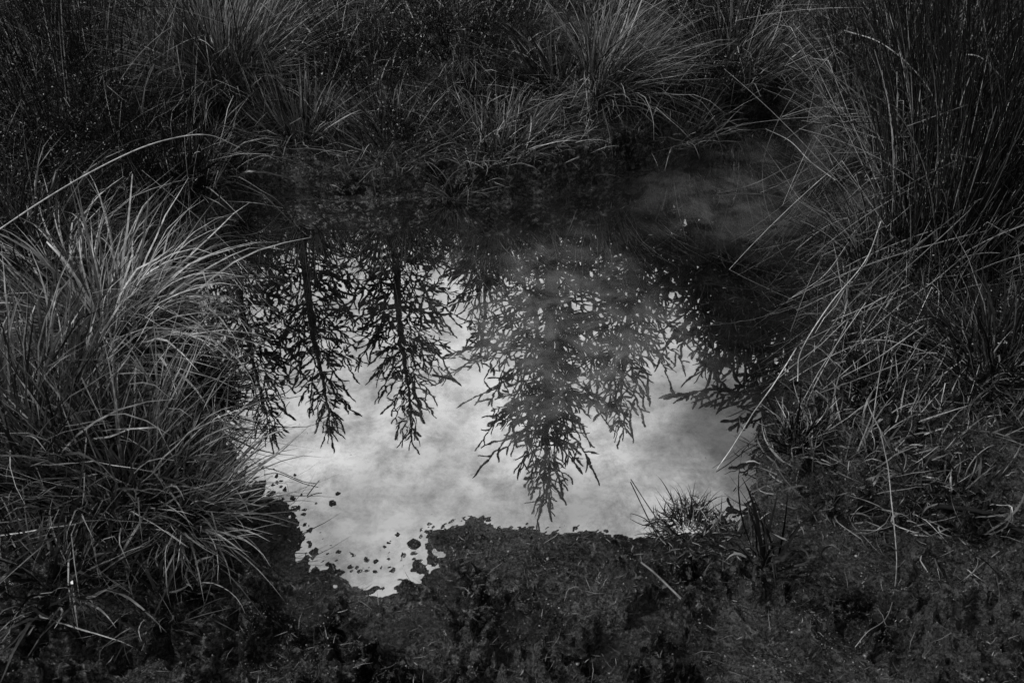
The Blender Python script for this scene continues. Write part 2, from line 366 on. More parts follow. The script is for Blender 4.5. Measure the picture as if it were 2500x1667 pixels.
tussock('grass_tussock', 470, 930, 'dark thin grass fringe hanging over the left water edge', n=320, r=.05, L=.10, W=.003, az0=0, azw=1.6, lean=(.3, 1.4), droop=(.2, 1.3), tone=(.05, .35))
tussock('grass_tussock', 120, 1400, 'loose dark grass clump with a few wide blades near the lower left corner', n=150, r=.10, L=.15, W=.0065, lean=(.2, 1.2), droop=(.3, 1.3), tone=(.1, .5))
tussock('grass_tussock', 390, 1460, 'small open grass clump at the lower edge of the left growth', n=90, r=.07, L=.10, W=.005, lean=(.2, 1.3), droop=(.3, 1.2), tone=(.12, .5))
tussock('grass_tussock', 550, 195, 'big fluffy tussock of fine pale blades at the top left', n=1500, r=.13, L=.34, W=.0036, lean=(.05, 1.25), droop=(.25, 1.3), tone=(.2, .8), twist=.4)
tussock('grass_tussock', 735, 330, 'stiff upright grass clump right below the fluffy top tussock', n=300, r=.07, L=.2, W=.0055, lean=(.05, .75), droop=(.0, .6), tone=(.2, .75))
tussock('grass_tussock', 450, 420, 'sprawling grass clump overhanging the back left corner of the puddle', n=330, r=.12, L=.27, W=.005, az0=-.3, azw=2.2, lean=(.3, 1.3), droop=(.5, 1.6), tone=(.08, .5))
tussock('grass_tussock', 1440, 210, 'fine grass tussock swept to the right on the far bank', n=1000, r=.13, L=.29, W=.0036, az0=.0, azw=1.6, lean=(.15, 1.25), droop=(.4, 1.2), tone=(.2, .75), twist=.4)
tussock('grass_tussock', 1370, 230, 'arching broad bladed clump left of the swept tussock on the far bank', n=90, r=.06, L=.28, W=.007, az0=2.6, azw=1.2, lean=(.2, .9), droop=(.6, 1.4), tone=(.15, .5))
tussock('grass_tussock', 1210, 350, 'loose grass clump in the middle of the far bank', n=380, r=.12, L=.17, W=.004, lean=(.1, 1.1), droop=(.1, 1.2), tone=(.15, .6))
tussock('grass_tussock', 960, 350, 'low tangled grass clump on the far bank, above the left half of the water', n=380, r=.14, L=.16, W=.0038, lean=(.1, 1.2), droop=(.1, 1.2), tone=(.15, .65))
tussock('grass_tussock', 1110, 470, 'small spiky grass tuft standing at the far water edge', n=130, r=.05, L=.09, W=.0035, lean=(.1, 1.2), droop=(.0, .8), tone=(.25, .8))
tussock('grass_tussock', 1650, 330, 'low grass clump where the far bank meets the narrow inlet', n=320, r=.11, L=.15, W=.0036, lean=(.1, 1.2), droop=(.1, 1.2), tone=(.15, .6))
tussock('grass_tussock', 1790, 170, 'loose pale grass clump at the top, left of the inlet', n=420, r=.14, L=.28, W=.004, lean=(.1, 1.0), droop=(.2, 1.0), tone=(.15, .65))
tussock('grass_tussock', 2440, 900, 'tufted grass tussock with upright blades at the right edge, below the rushes', n=420, r=.10, L=.24, W=.0048, lean=(.1, 1.1), droop=(.1, 1.0), tone=(.1, .45))
tussock('grass_tussock', 2080, 1150, 'tangled bright bladed sedge clump on the right bank', n=230, r=.16, L=.11, W=.0045, drift=1.3, lean=(.2, 1.5), droop=(.2, 1.2), tone=(.2, .8))
tussock('grass_tussock', 1945, 1085, 'black spiky grass tuft standing in the right shallows', n=200, r=.03, L=.12, W=.0035, lean=(.05, 1.2), droop=(.1, .9), tone=(.0, .18))
tussock('grass_tussock', 2330, 1200, 'low flattened grass clump at the far right of the mud', n=220, r=.17, drift=1.3, L=.10, W=.005, lean=(.4, 1.4), droop=(.2, 1.2), tone=(.1, .55))
tussock('grass_tussock', 1680, 1300, 'small domed tuft of curled blades on the front right shore', n=520, r=.05, L=.068, W=.0034, drift=.9, lean=(.2, 1.5), droop=(.3, 1.7), tone=(.02, .5))
tussock('broad_leaf_plant', 1880, 1370, 'dark plant with a few broad upright leaves rooted in the front right mud', cat='plant', n=34, r=.035, L=.12, W=.007, lean=(.1, .9), droop=(.1, .9), tone=(.03, .35), seg=6)
tussock('grass_tussock', 1795, 1330, 'thin dark tuft between the domed tuft and the broad leaf plant', n=90, r=.04, L=.06, W=.0045, lean=(.2, 1.3), droop=(.2, 1.0), tone=(.1, .55))
tussock('grass_tussock', 2190, 980, 'matted grass clump beneath the leaning dry rushes', n=320, r=.17, L=.10, W=.004, drift=1.2, lean=(.3, 1.4), droop=(.2, 1.2), tone=(.08, .5))

# --- rushes
def rush_arr(n, r, L, W, lean=(.0, .35), droop=(0, .4), az0=0, azw=math.pi, tone=(.05, .5), kinkp=.2, Lj=.2, seg=9):
    rr = np.sqrt(R.uniform(0, 1, n)); az = R.uniform(-azw, azw, n) + az0
    base = np.stack([rr * r * np.cos(az), rr * r * np.sin(az), np.full(n, -.02)], 1)
    k = R.uniform(0, 1, n) < kinkp
    kink = (np.where(k, R.uniform(.3, .9, n), 9), R.uniform(.8, 1.9, n), R.normal(0, .6, n))
    return ribbons(base, az + R.normal(0, .4, n), R.uniform(*lean, n) , R.uniform(*droop, n), L * np.clip(1 + R.normal(0, Lj, n), .4, 1.5), W * R.uniform(.7, 1.25, n),
                   R.uniform(*tone, n) ** 1.5, seg=seg, kink=kink, drift=.2, tube=True, pw=1.8)
def rushes(px, py, label, n, r, L, W, **k):
    p = onground(px, py); root = bpy.data.objects.new('rush_clump', None); C.objects.link(root); root.location = p; tag(root, label, 'rush clump')
    o = link('green_stems', _m('green_stems', rush_arr(int(n * .68), r, L, W, **k), M_rush), root); o['kind'] = 'stuff'
    k2 = dict(k); k2['tone'] = (.6, 1); k2['kinkp'] = .5; k2['lean'] = (.1, .9)
    o = link('dry_stems', _m('dry_stems', rush_arr(int(n * .32), r, L * .8, W, **k2), M_rush), root); o['kind'] = 'stuff'
    return root
rushes(2300, 640, 'tall dense rush clump standing right of the puddle', 420, .15, .75, .0034, lean=(0, .38), droop=(0, .6))
rushes(2470, 560, 'tall rush clump at the right edge behind the dense one', 300, .16, .8, .0034, lean=(0, .38), droop=(0, .6))
rushes(2215, 430, 'rush clump with drooping tips on the near side of the inlet', 300, .12, .50, .003, lean=(0, .5), droop=(.1, .9))
rushes(2120, 270, 'slender rush clump at the top right, beside the dark inlet', 260, .14, .5, .0028, lean=(0, .4), droop=(.1, .7))
rushes(2330, 330, 'tall rush clump filling the top right corner', 380, .2, .75, .003, lean=(0, .4), droop=(0, .8))
rushes(2170, 650, 'broken short rush clump with stems fallen over the right water edge', 170, .10, .26, .003, az0=2.8, azw=1.8, lean=(.3, 1.3), droop=(.1, .6), kinkp=.4)
rushes(120, 260, 'thin sparse rush clump in the top left corner', 150, .22, .55, .0028, lean=(0, .35), droop=(0, .5), tone=(.1, .6))
rushes(330, 250, 'thin crossed rush stems left of the fluffy top tussock', 90, .16, .5, .0028, lean=(0, .5), droop=(0, .4), tone=(.1, .6))
rushes(430, 480, 'dark rush stems standing behind the left corner of the puddle', 130, .10, .34, .0028, lean=(0, .35), droop=(0, .3), tone=(.0, .25))

# --- heather
def heather(px, py, label, r=.16, h=.26, n=80):
    p = onground(px, py)
    rr = np.sqrt(R.uniform(0, 1, n)); az = R.uniform(-math.pi, math.pi, n)
    base = np.stack([rr * r * .6 * np.cos(az), rr * r * .6 * np.sin(az), np.full(n, -.01)], 1)
    lean = rr * .8; L = h * R.uniform(.6, 1.1, n); seg = 5
    a = ribbons(base, az, lean, R.uniform(-.4, .5, n), L, np.full(n, .0025), np.full(n, .1), seg=seg, drift=.6, curl=.2, tube=True)
    P = a[0].reshape(n, seg + 1, 3, 3).mean(2)
    m = 46
    i = R.integers(0, n, n * m); t = R.uniform(.25, 1, n * m) * seg; k = np.minimum(t.astype(int), seg - 1); f = (t - k)[:, None]
    q = P[i, k] * (1 - f) + P[i, k + 1] * f + R.normal(0, .006, (n * m, 3))
    tn = R.uniform(.05, .45, n * m); top = (t / seg > .8) & (R.uniform(0, 1, n * m) < .18); tn = np.where(top, R.uniform(.8, 1, n * m), tn)
    d = R.normal(0, 1, (n * m, 3)); d[:, 2] += .8; d /= np.linalg.norm(d, axis=1)[:, None]; s = np.cross(d, R.normal(0, 1, (n * m, 3))); s /= np.linalg.norm(s, axis=1)[:, None]
    l = R.uniform(.005, .011, n * m)[:, None]; wd = .0016
    V = np.stack([q, q + d * l * .5 - s * wd, q + d * l, q + d * l * .5 + s * wd], 1).reshape(-1, 3)
    root = bpy.data.objects.new('heather_plant', None); C.objects.link(root); root.location = p; tag(root, label, 'heather')
    o = link('stems', _m('stems', a, M_bark), root); o['kind'] = 'stuff'
    o = link('leaves', _m('leaves', (V, np.arange(len(V)).reshape(-1, 4), np.repeat(tn, 4)), M_heather), root); o['kind'] = 'stuff'
heather(240, 420, 'dense heather plant on the left bank above the large pale tussock', .24, .24, 150)
heather(90, 330, 'heather plant with pale flower specks at the left edge', .2, .28, 120)
heather(60, 520, 'low heather plant at the left edge, under the long arching reed', .2, .2, 110)
heather(130, 130, 'heather plant among thin rushes in the top left corner', .22, .3, 110)
heather(900, 190, 'heather plant between the fluffy tussock and the dark hollow of the far bank', .22, .26, 130)
heather(1130, 110, 'heather plant with pale flower tips at the top middle', .24, .3, 140)
heather(1010, 330, 'low heather plant on the far bank over the left half of the water', .15, .14, 80)
heather(1640, 210, 'low dark heather plant left of the inlet', .2, .16, 100)
heather(1760, 80, 'dark heather plant at the top, beside the inlet', .2, .22, 100)
heather(2380, 780, 'feathery dark heather plant under the right rushes', .2, .14, 90)
heather(2150, 900, 'low mossy heather sprigs on the right bank behind the sedge', .16, .09, 90)

# --- short ground cover (nobody could count it)
def cover(name, label, n, cond, L, W, tone, mat=M_blade, lean=(.1, 1.3), droop=(0, 1.2), seg=4, box=(-1.9, 1.9, .8, 4.6)):
    X = R.uniform(box[0], box[1], n); Y = R.uniform(box[2], box[3], n); d = sdist(X, Y)
    keep = cond(X, Y, d); X, Y, d = X[keep], Y[keep], d[keep]; Z = H(X, Y); k = Z > 0.001; X, Y, Z = X[k], Y[k], Z[k]; n = len(X)
    cl = .6 + .8 * np.clip(fbm(X, Y, 5, 2, 21) + .5, 0, 1)
    a = ribbons(np.stack([X, Y, Z - .006], 1), R.uniform(-math.pi, math.pi, n), R.uniform(*lean, n), R.uniform(*droop, n), L * cl * R.uniform(.4, 1.4, n), W * R.uniform(.5, 1.3, n), R.uniform(*tone, n), seg=seg, drift=.5)
    return tag(link(name, _m(name, a, mat)), label, 'grass', kind='stuff')
cover('bank_grass', 'short tangled grass covering the far and side banks', 60000,
      lambda X, Y, d: (d > .01) & ((Y > 1.9) | ((X < -.75) & (Y > 1.25)) | ((X > .85) & (Y > 1.5))) & (fbm(X, Y, 3.5, 2, 30) > -.25), .10, .0034, (.1, .9))
cover('bank_moss', 'fine moss and grass shoots at the foot of the banks', 42000,
      lambda X, Y, d: (d > .004) & ((Y > 1.75) | ((X < -.7) & (Y > 1.2)) | ((X > .7) & (Y > 1.35))), .035, .0026, (.1, .85), seg=2)
cover('mud_sprouts', 'sparse short grass sprouts in the trodden mud', 5200,
      lambda X, Y, d: (d > .02) & (Y < 1.5) & (fbm(X, Y, 4, 3, 31) > .12 - .25 * (np.abs(X) > .55)), .028, .0022, (.1, .6), lean=(.6, 1.5), seg=3)

# --- straw litter on the mud and floating specks
def litter(name, label, n, cond, L, W, tone, zoff, cat, water=False, box=(-1.6, 1.6, .8, 3.4)):
    X = R.uniform(box[0], box[1], n); Y = R.uniform(box[2], box[3], n); d = sdist(X, Y); k = cond(X, Y, d); X, Y = X[k], Y[k]
    Z = np.zeros(len(X)) if water else H(X, Y); k = np.ones(len(X), bool) if water else Z > .002
    X, Y, Z = X[k], Y[k], Z[k]; n = len(X)
    LL = L * R.lognormal(0, .5, n) if not water else L * R.lognormal(-.2, .6, n)
    lean = R.normal(1.5, .16, n) if not water else np.full(n, 1.5705)
    a = ribbons(np.stack([X, Y, Z + zoff], 1), R.uniform(-math.pi, math.pi, n), lean, np.zeros(n), LL, W * R.uniform(.6, 1.3, n), R.uniform(*tone, n), seg=2, drift=.5, twist=.3 if not water else 0)
    return tag(link(name, _m(name, a, M_straw)), label, cat, kind='stuff')
litter('straw_litter', 'short pale straw bits and dead needles scattered on the mud', 5200, lambda X, Y, d: (d > .015) & (Y < 1.75), .010, .0017, (.05, .85), .003, 'litter')
litter('floating_specks', 'tiny pale needles and specks floating on the puddle', 900, lambda X, Y, d: (d < -.01) & (fbm(X, Y, 4, 2, 40) > -.1), .008, .0011, (.3, 1), .0012, 'debris', True)
litter('bank_straw', 'dead pale stalks lying on the side banks', 600, lambda X, Y, d: (d > .0) & (Y > 1.5) & (np.abs(X) > .7), .07, .0024, (.2, .8), .02, 'litter')

# ------------------------------------------------------------------ single stems and stalks one can point at
def tubepath(name, pts, r0, r1, label, cat, tone=.7, mat=None, group=None, sides=5, jit=0.0):
    P = np.array(pts, float)
    # Catmull-Rom
    Q = []
    E = np.vstack([2 * P[0] - P[1], P, 2 * P[-1] - P[-2]])
    for i in range(1, len(E) - 2):
        for t in np.linspace(0, 1, 7)[:-1]:
            a, b, c, d = E[i - 1:i + 3]; Q.append(.5 * ((2 * b) + (-a + c) * t + (2 * a - 5 * b + 4 * c - d) * t * t + (-a + 3 * b - 3 * c + d) * t ** 3))
    Q.append(P[-1]); Q = np.array(Q); m = len(Q)
    if jit: Q += R.normal(0, jit, Q.shape)
    T = np.gradient(Q, axis=0); T /= np.linalg.norm(T, axis=1)[:, None] + 1e-9
    s = np.cross(T, [0.13, .21, .97]); s /= np.linalg.norm(s, axis=1)[:, None] + 1e-9; u = np.cross(T, s)
    w1 = np.interp(np.arange(m), np.arange(0, m + 8, 4), R.normal(0, .0016, len(np.arange(0, m + 8, 4))))
    Q = Q + s * w1[:, None] * (name != 'twig')
    rr = (.8 if name != 'twig' else 1) * np.linspace(r0, r1, m)[:, None] * (1 + R.uniform(-.12, .12, (m, 1)))
    V = np.stack([Q + rr * (math.cos(k * 6.2832 / sides) * s + math.sin(k * 6.2832 / sides) * u) for k in range(sides)], 1)
    ids = np.arange(m * sides).reshape(m, sides)
    Fc = np.concatenate([np.stack([ids[:-1, k], ids[:-1, (k + 1) % sides], ids[1:, (k + 1) % sides], ids[1:, k]], -1) for k in range(sides)])
    tv = np.repeat(np.clip(tone ** .5 * (1 + np.interp(np.arange(m), np.arange(0, m + 6, 3), R.uniform(-.28, .12, len(np.arange(0, m + 6, 3))))), 0, 1), sides)
    c = V.reshape(-1, 3).mean(0); me = mesh(name, V.reshape(-1, 3) - c, Fc, mat or M_straw, tv)
    return tag(link(name, me, loc=c), label, cat, group)
def at(px, py, z): x, y = gp(px, py, z); return (x, y, z)
tubepath('reed', [at(-60, 600, .30), at(120, 480, .40), at(300, 380, .46), at(420, 338, .48), at(510, 330, .47), at(585, 360, .42)], .0026, .0014, 'long pale reed stem arching over the heather on the left bank', 'reed', .95)
tubepath('reed', [at(2150, 1050, .13), at(2172, 1180, .09), at(2186, 1300, .07), at(2188, 1400, .055), at(2170, 1500, .06), at(2120, 1540, .06), at(2090, 1580, .06)], .0016, .001, 'long pale stalk hanging down over the front right mud', 'reed', .5)
tubepath('reed', [at(1945, 850, .12), at(1900, 920, .10), at(1840, 1010, .06), at(1750, 1145, .004)], .0016, .0014, 'bright straight stalk leaning into the puddle at its right end', 'reed', 1)
tubepath('reed', [at(2370, 610, .16), at(2290, 680, .13), at(2200, 745, .12), at(2120, 810, .10)], .002, .0014, 'pair of pale stalks crossing in front of the tall rush clump', 'reed', .6)
tubepath('reed', [at(1945, 930, .05), at(1960, 850, .09), at(2030, 740, .14), at(2110, 640, .20), at(2150, 540, .26)], .002, .0014, 'glinting curved stalk standing up from the right water edge', 'reed', .8)
tubepath('reed', [at(2060, 75, .42), at(2150, 105, .45), at(2230, 170, .42), at(2290, 260, .35), at(2330, 420, .22)], .0024, .0016, 'thick pale stalk arching left out of the tall rushes', 'reed', .65)
tubepath('reed', [at(2360, 133, .5), at(2400, 145, .5), at(2470, 215, .42), at(2540, 290, .3)], .0026, .002, 'pale arching stalk cut by the right edge near the top', 'reed', .8)
tubepath('reed', [at(1910, 285, .10), at(2000, 262, .16), at(2120, 275, .2), at(2200, 310, .2), at(2270, 390, .12)], .002, .0012, 'long stalk bending low over the inlet from the rushes', 'reed', .55)
tubepath('reed', [at(1870, 315, .03), at(1930, 345, .06), at(1980, 395, .07), at(2040, 440, .06)], .0018, .0016, 'short pale stalk dipping towards the water of the inlet', 'reed', .7)
tubepath('reed', [at(1750, 475, .003), at(1850, 445, .02), at(1975, 385, .08), at(2100, 372, .13), at(2240, 380, .14)], .0018, .0014, 'thin stalk whose dark tip lies on the water at the right', 'reed', .35)
tubepath('reed', [at(345, 415, .22), at(470, 520, .12), at(600, 640, .02)], .0013, .0011, 'straight thin stem slanting across the puddle\'s back left corner', 'reed', .6)
tubepath('reed', [at(540, 490, .06), at(620, 495, .05), at(690, 508, .004)], .0014, .001, 'thin stalk touching the water at the back left corner', 'reed', .7)
tubepath('reed', [at(-10, 1310, .14), at(90, 1295, .17), at(190, 1280, .17)], .002, .0014, 'bright horizontal stalk poking in from the left edge', 'reed', .9)
tubepath('reed', [at(245, 1645, .05), at(255, 1610, .06), at(262, 1575, .06)], .002, .0015, 'pale bent straw standing near the bottom left corner', 'reed', .9)
tubepath('twig', [at(1565, 1372, .035), at(1600, 1400, .035), at(1665, 1463, .035)], .0022, .0028, 'straight bare twig lying on the front mud below the domed tuft', 'twig', .35)
tubepath('twig', [at(2290, 1235, .07), at(2400, 1250, .07), at(2470, 1285, .07), at(2540, 1320, .07)], .006, .004, 'thick dark stick half sunk in mud near the right edge', 'twig', .1, M_bark)
tubepath('twig', [at(2360, 1410, .06), at(2400, 1375, .06), at(2440, 1345, .06)], .0014, .001, 'thin straight twig lying on the mud at the lower right', 'twig', .45)
tubepath('twig', [at(640, 1140, .012), at(680, 1150, .004), at(740, 1175, .003), at(775, 1180, .006)], .001, .0008, 'thin dark twig lying across the front left shallows', 'twig', .0, M_bark)
tubepath('twig', [at(750, 1210, .002), at(765, 1190, .01), at(780, 1172, .02)], .0012, .0009, 'tiny dark twig standing out of the water beside the front left shore', 'twig', .0, M_bark)
tubepath('twig', [at(1055, 914, .002), at(1080, 919, .002), at(1108, 926, .002)], .0022, .0012, 'short broken twig floating in the bright middle of the puddle', 'twig', .3, M_bark)
tubepath('twig', [at(1708, 736, .002), at(1720, 700, .02), at(1728, 692, .03), at(1810, 705, .02), at(1900, 708, .02)], .0016, .0012, 'kinked dark twig rising from the water at the right', 'twig', .05, M_bark)
tubepath('twig', [at(1362, 704, .002), at(1382, 680, .012)], .0012, .0008, 'short black twig tip above the dark middle of the water', 'twig', .0, M_bark)
tubepath('twig', [at(1540, 1170, .004), at(1600, 1260, .02), at(1640, 1300, .03)], .0012, .0016, 'thin beaded stem leaning left out of the domed tuft', 'twig', .2)
for i in range(34):      # dry rush stems fallen across the right bank
    px, py = random.uniform(1960, 2250), random.uniform(560, 950)
    a = random.gauss(2.25, .35); l = random.uniform(120, 330); z = random.uniform(.06, .2)
    dx, dy = math.cos(a) * l / 2, math.sin(a) * l / 2
    g0 = onground(px + dx, min(py + dy, 1100))[2]
    tubepath('dry_rush', [at(px - dx, py - dy, g0 + z), at(px + random.gauss(0, 8), py + random.gauss(0, 8), g0 + z * .6), at(px + dx, py + dy, g0 + .015)], .0015, .0012,
             'dry straight rush stem leaning across the right bank', 'rush stem', random.uniform(.15, .8), group='dry rush stems leaning across the right bank', sides=4)

# crumbs and root fibres of the trodden peat (nobody could count them)
def crumbs(n):
    X = R.uniform(-1.35, 1.35, n); Y = R.uniform(.86, 1.75, n); d = sdist(X, Y)
    k = (d > .012) & (fbm(X, Y, 9, 3, 70) > -.12); X, Y = X[k], Y[k]; Z = H(X, Y); k = Z > .002; X, Y, Z = X[k], Y[k], Z[k]; n = len(X)
    r = .0011 * R.lognormal(0, .55, n).clip(.5, 4.5)
    u = np.array([[1, 0, 0], [0, 1, 0], [-1, 0, 0], [0, -1, 0], [0, 0, 1], [0, 0, -1]], float)
    V = u[None] * R.uniform(.55, 1.3, (n, 6, 3)) + R.normal(0, .15, (n, 6, 3)); a = R.uniform(0, 6.28, n)
    c, s_ = np.cos(a)[:, None], np.sin(a)[:, None]; V = np.stack([V[..., 0] * c - V[..., 1] * s_, V[..., 0] * s_ + V[..., 1] * c, V[..., 2] * .8], -1)
    V = V * r[:, None, None] + np.stack([X, Y, Z + r * .3], 1)[:, None]
    f = np.array([[0, 1, 4], [1, 2, 4], [2, 3, 4], [3, 0, 4], [1, 0, 5], [2, 1, 5], [3, 2, 5], [0, 3, 5]])
    Fc = (f[None] + (np.arange(n) * 6)[:, None, None]).reshape(-1, 3)
    tag(link('peat_crumbs', mesh('peat_crumbs', V.reshape(-1, 3), Fc, M_crumb, np.repeat(R.uniform(0, 1, n) ** 1.5, 6))), 'fine wet peat crumbs strewn over the trodden front mud', 'peat crumbs', kind='stuff')
M_crumb = tone_mat('peat_crumb', .004, .16, .3, .5)
crumbs(52000)
litter('root_fibres', 'thin dark and pale root fibres trodden into the front mud', 3800, lambda X, Y, d: (d > .012) & (Y < 1.7), .022, .0011, (.1, .75), .002, 'litter', box=(-1.3, 1.35, .86, 1.75))
# mud clods in the shallows
def clod(px, py, r, label, group=None):
    n = 10; m = 7; V = []
    sd = random.uniform(0, 50)
    for i in range(m):
        ph = math.pi / 2 * i / (m - 1)
        for j in range(n):
            a = 2 * math.pi * j / n; q = 1 + .45 * float(pn(np.array(math.cos(a) * 1.7 + sd), np.array(math.sin(a) * 1.7 + i * .6 + sd)))
            V.append((math.cos(ph) * math.cos(a) * r * q * 1.2, math.cos(ph) * math.sin(a) * r * q, math.sin(ph) * r * .65 * q))
    ids = np.arange(n * m).reshape(m, n); Fc = np.concatenate([np.stack([ids[:-1, k], ids[:-1, (k + 1) % n], ids[1:, (k + 1) % n], ids[1:, k]], -1) for k in range(n)])
    x, y = gp(px, py); me = mesh('mud_clod', np.array(V), Fc, M_mud, np.zeros(n * m))
    tag(link('mud_clod', me, loc=(x, y, -.002), rot=(0, 0, random.uniform(0, 6))), label, 'mud clod', group)
clod(825, 1205, .006, 'larger of the two dark clods alone in the front left shallows')
clod(812, 1228, .008, 'lower dark clod beside its twin in the front left shallows')
clod(1012, 1328, .012, 'round mud clod right by the front shore notch')
for i in range(30):
    px = random.uniform(850, 1045); py = 1395 - (px - 850) * .42 + random.uniform(-42, 12)
    clod(px, py, random.choice([.0018,.0025,.003,.0035,.0045,.006]),  'small dark mud crumb standing in the shallows of the front shore notch', 'mud crumbs in the shallow front notch')
for i in range(13):
    px = random.uniform(715, 790); py = random.uniform(1215, 1350)
    clod(px, py, random.uniform(.0018, .004), 'tiny mud crumb in the shallows along the left mud shore', 'mud crumbs along the left mud shore')

# ------------------------------------------------------------------ conifers (they stand beyond the bank and are seen in the water)
class Acc:
    def __init__(s): s.V, s.F, s.T, s.n = [], [], [], 0
    def tube(s, a, b, r0, r1, sides=4, tone=.2, mid=None):
        a = np.array(a, float); b = np.array(b, float); d = b - a; L = np.linalg.norm(d); d = d / (L + 1e-9)
        u = np.cross(d, [.3, .2, .93]); u /= np.linalg.norm(u) + 1e-9; v = np.cross(d, u)
        ts, rs = ((0, 1), (r0, r1)) if mid is None else ((0, .12, .5, .85, 1), (r0, mid, mid, mid * .8, r1))
        an = np.arange(sides) * 2 * math.pi / sides
        ring = np.cos(an)[:, None] * u + np.sin(an)[:, None] * v
        V = np.concatenate([a + d * L * t + ring * r for t, r in zip(ts, rs)]); m = len(ts)
        ids = np.arange(m * sides).reshape(m, sides) + s.n
        for k in range(sides): s.F.append(np.stack([ids[:-1, k], ids[:-1, (k + 1) % sides], ids[1:, (k + 1) % sides], ids[1:, k]], -1))
        s.V.append(V); s.T.append(np.full(len(V), tone)); s.n += len(V)
    def shoot(s, a, b, fat=.008, needles=24):
        a = np.array(a, float); b = np.array(b, float)
        c = (a + b) / 2 + R.normal(0, .04, 3) * np.linalg.norm(b - a)
        s.tube(a, c, .0055, fat, 4, .5, mid=fat * .95); s.tube(c, b, fat, .002, 4, .5, mid=fat * .8)
        d = (b - a); L = np.linalg.norm(d); d /= L + 1e-9; n = max(6, int(needles * L / .12))
        t = R.uniform(0, .97, n)[:, None]; q = a * (1 - t) + b * t + (1 - np.abs(2 * t - 1)) * (c - (a + b) / 2)
        o = R.normal(0, 1, (n, 3)); o -= (o @ d)[:, None] * d; o /= np.linalg.norm(o, axis=1)[:, None]
        tip = q + o * R.uniform(.010, .017, (n, 1)) + d * .010; sd = np.cross(o, d) * .001
        V = np.stack([q - d * .001, q + sd, tip, q - sd], 1).reshape(-1, 3)
        s.V.append(V); s.F.append((np.arange(n * 4) + s.n).reshape(-1, 4)); s.T.append(np.full(len(V), .6)); s.n += len(V)
    def mesh(s, name, mat): return mesh(name, np.concatenate(s.V), np.concatenate(s.F), mat, np.concatenate(s.T), smooth=True)
def branch_mesh(L, near=False):
    A = Acc(); n = max(3, int(L / .07)); pts = []
    up = R.uniform(-.05, .12)
    for i in range(n + 1):
        x = L * i / n; pts.append(np.array([x, .03 * L * math.sin(i * 1.3 + R.uniform(0, 1)), up * x + .22 * x * x / max(L, .01) * .8]))
    for i in range(n): 
        A.tube(pts[i], pts[i + 1], .0018 + .0065 * L * (1 - i / n), .0018 + .0065 * L * (1 - (i + 1) / n), 4, .1)
        if i >= n * .35: A.shoot(pts[i], pts[i + 1], .008, 24)
    A.shoot(pts[-1], pts[-1] + np.array([R.uniform(.08, .14), R.normal(0, .02), .05]), .009)
    s = .07
    k = 0
    while s < L:
        i = min(n - 1, int(s / L * n)); f = s / L * n - i; p = pts[i] * (1 - f) + pts[i + 1] * f
        sl = min(.42, .34 * (L - s) + R.uniform(.05, .09)); side = 1 if k % 2 else -1; a = R.uniform(.7, 1.1)
        d = np.array([math.cos(a), side * math.sin(a), R.normal(.12, .16)]); d /= np.linalg.norm(d)
        m = max(1, int(sl / (.045 if near else .065))); q = p
        for j in range(m):
            q2 = q + d * sl / m + np.array([0, 0, .01]); A.shoot(q, q2, .0075, 24)
            if m > 1:
                for sd in (-1, 1):
                    if R.uniform() < (.8 if near else .65):
                        a2 = math.atan2(d[1], d[0]) + sd * R.uniform(.6, 1.0); ll = R.uniform(.035, .065) if near else R.uniform(.05, .10) * (1 - .3 * j / m) * (1 + sl)
                        A.shoot(q * .6 + q2 * .4, q * .6 + q2 * .4 + np.array([math.cos(a2) * ll, math.sin(a2) * ll, R.normal(.015, .025)]), .0072, 20)
            q = q2
        s += R.uniform(.03, .05) if near else R.uniform(.045, .09); k += 1
    return A.mesh('branch', M_needle)
BR = {L: [branch_mesh(L) for _ in range(3)] for L in (.14, .28, .5, .8, 1.2, 1.6)}
BN = {L: [branch_mesh(L, True) for _ in range(3)] for L in (.28, .5, .8, 1.1, 1.5)}
def trunk_mesh(Hh, r):
    n = 14; rings = []; off = np.cumsum(R.normal(0, .012, (n, 2)), 0) * np.linspace(0, 1, n)[:, None]
    off -= off[-1] * np.linspace(0, 1, n)[:, None]
    for i in range(n):
        t = i / (n - 1); z = Hh * t; rr = r * (1 - t) ** .85 + .005
        for k in range(8):
            a = k * math.pi / 4; q = rr * (1 + .1 * math.sin(k * 2.3 + i)); rings.append((off[i, 0] + q * math.cos(a), off[i, 1] + q * math.sin(a), z))
    ids = np.arange(n * 8).reshape(n, 8); Fc = np.concatenate([np.stack([ids[:-1, k], ids[:-1, (k + 1) % 8], ids[1:, (k + 1) % 8], ids[1:, k]], -1) for k in range(8)])
    return mesh('trunk', np.array(rings), Fc, M_bark, np.full(n * 8, .3))
def leader_mesh():
    A = Acc(); L = .34; p = np.zeros(3)
    for i in range(3):
        q = p + np.array([R.normal(0, .015), R.normal(0, .015), L / 3]); A.tube(p, q, .0075 - .001 * i, .0065 - .001 * i, 5, .4); A.shoot(p, q, .009, 10); p = q
    for k in range(4):
        a = k * 1.6 + R.uniform(-.3, .3); l = R.uniform(.14, .26); p = np.array([0, 0, .0]); e = R.uniform(.6, 1.0)
        for j in range(2):
            q = p + np.array([math.cos(a) * math.cos(e), math.sin(a) * math.cos(e), math.sin(e)]) * l / 2; A.shoot(p, q, .0085, 10); p = q; e += .15
    return A.mesh('leader', M_needle)
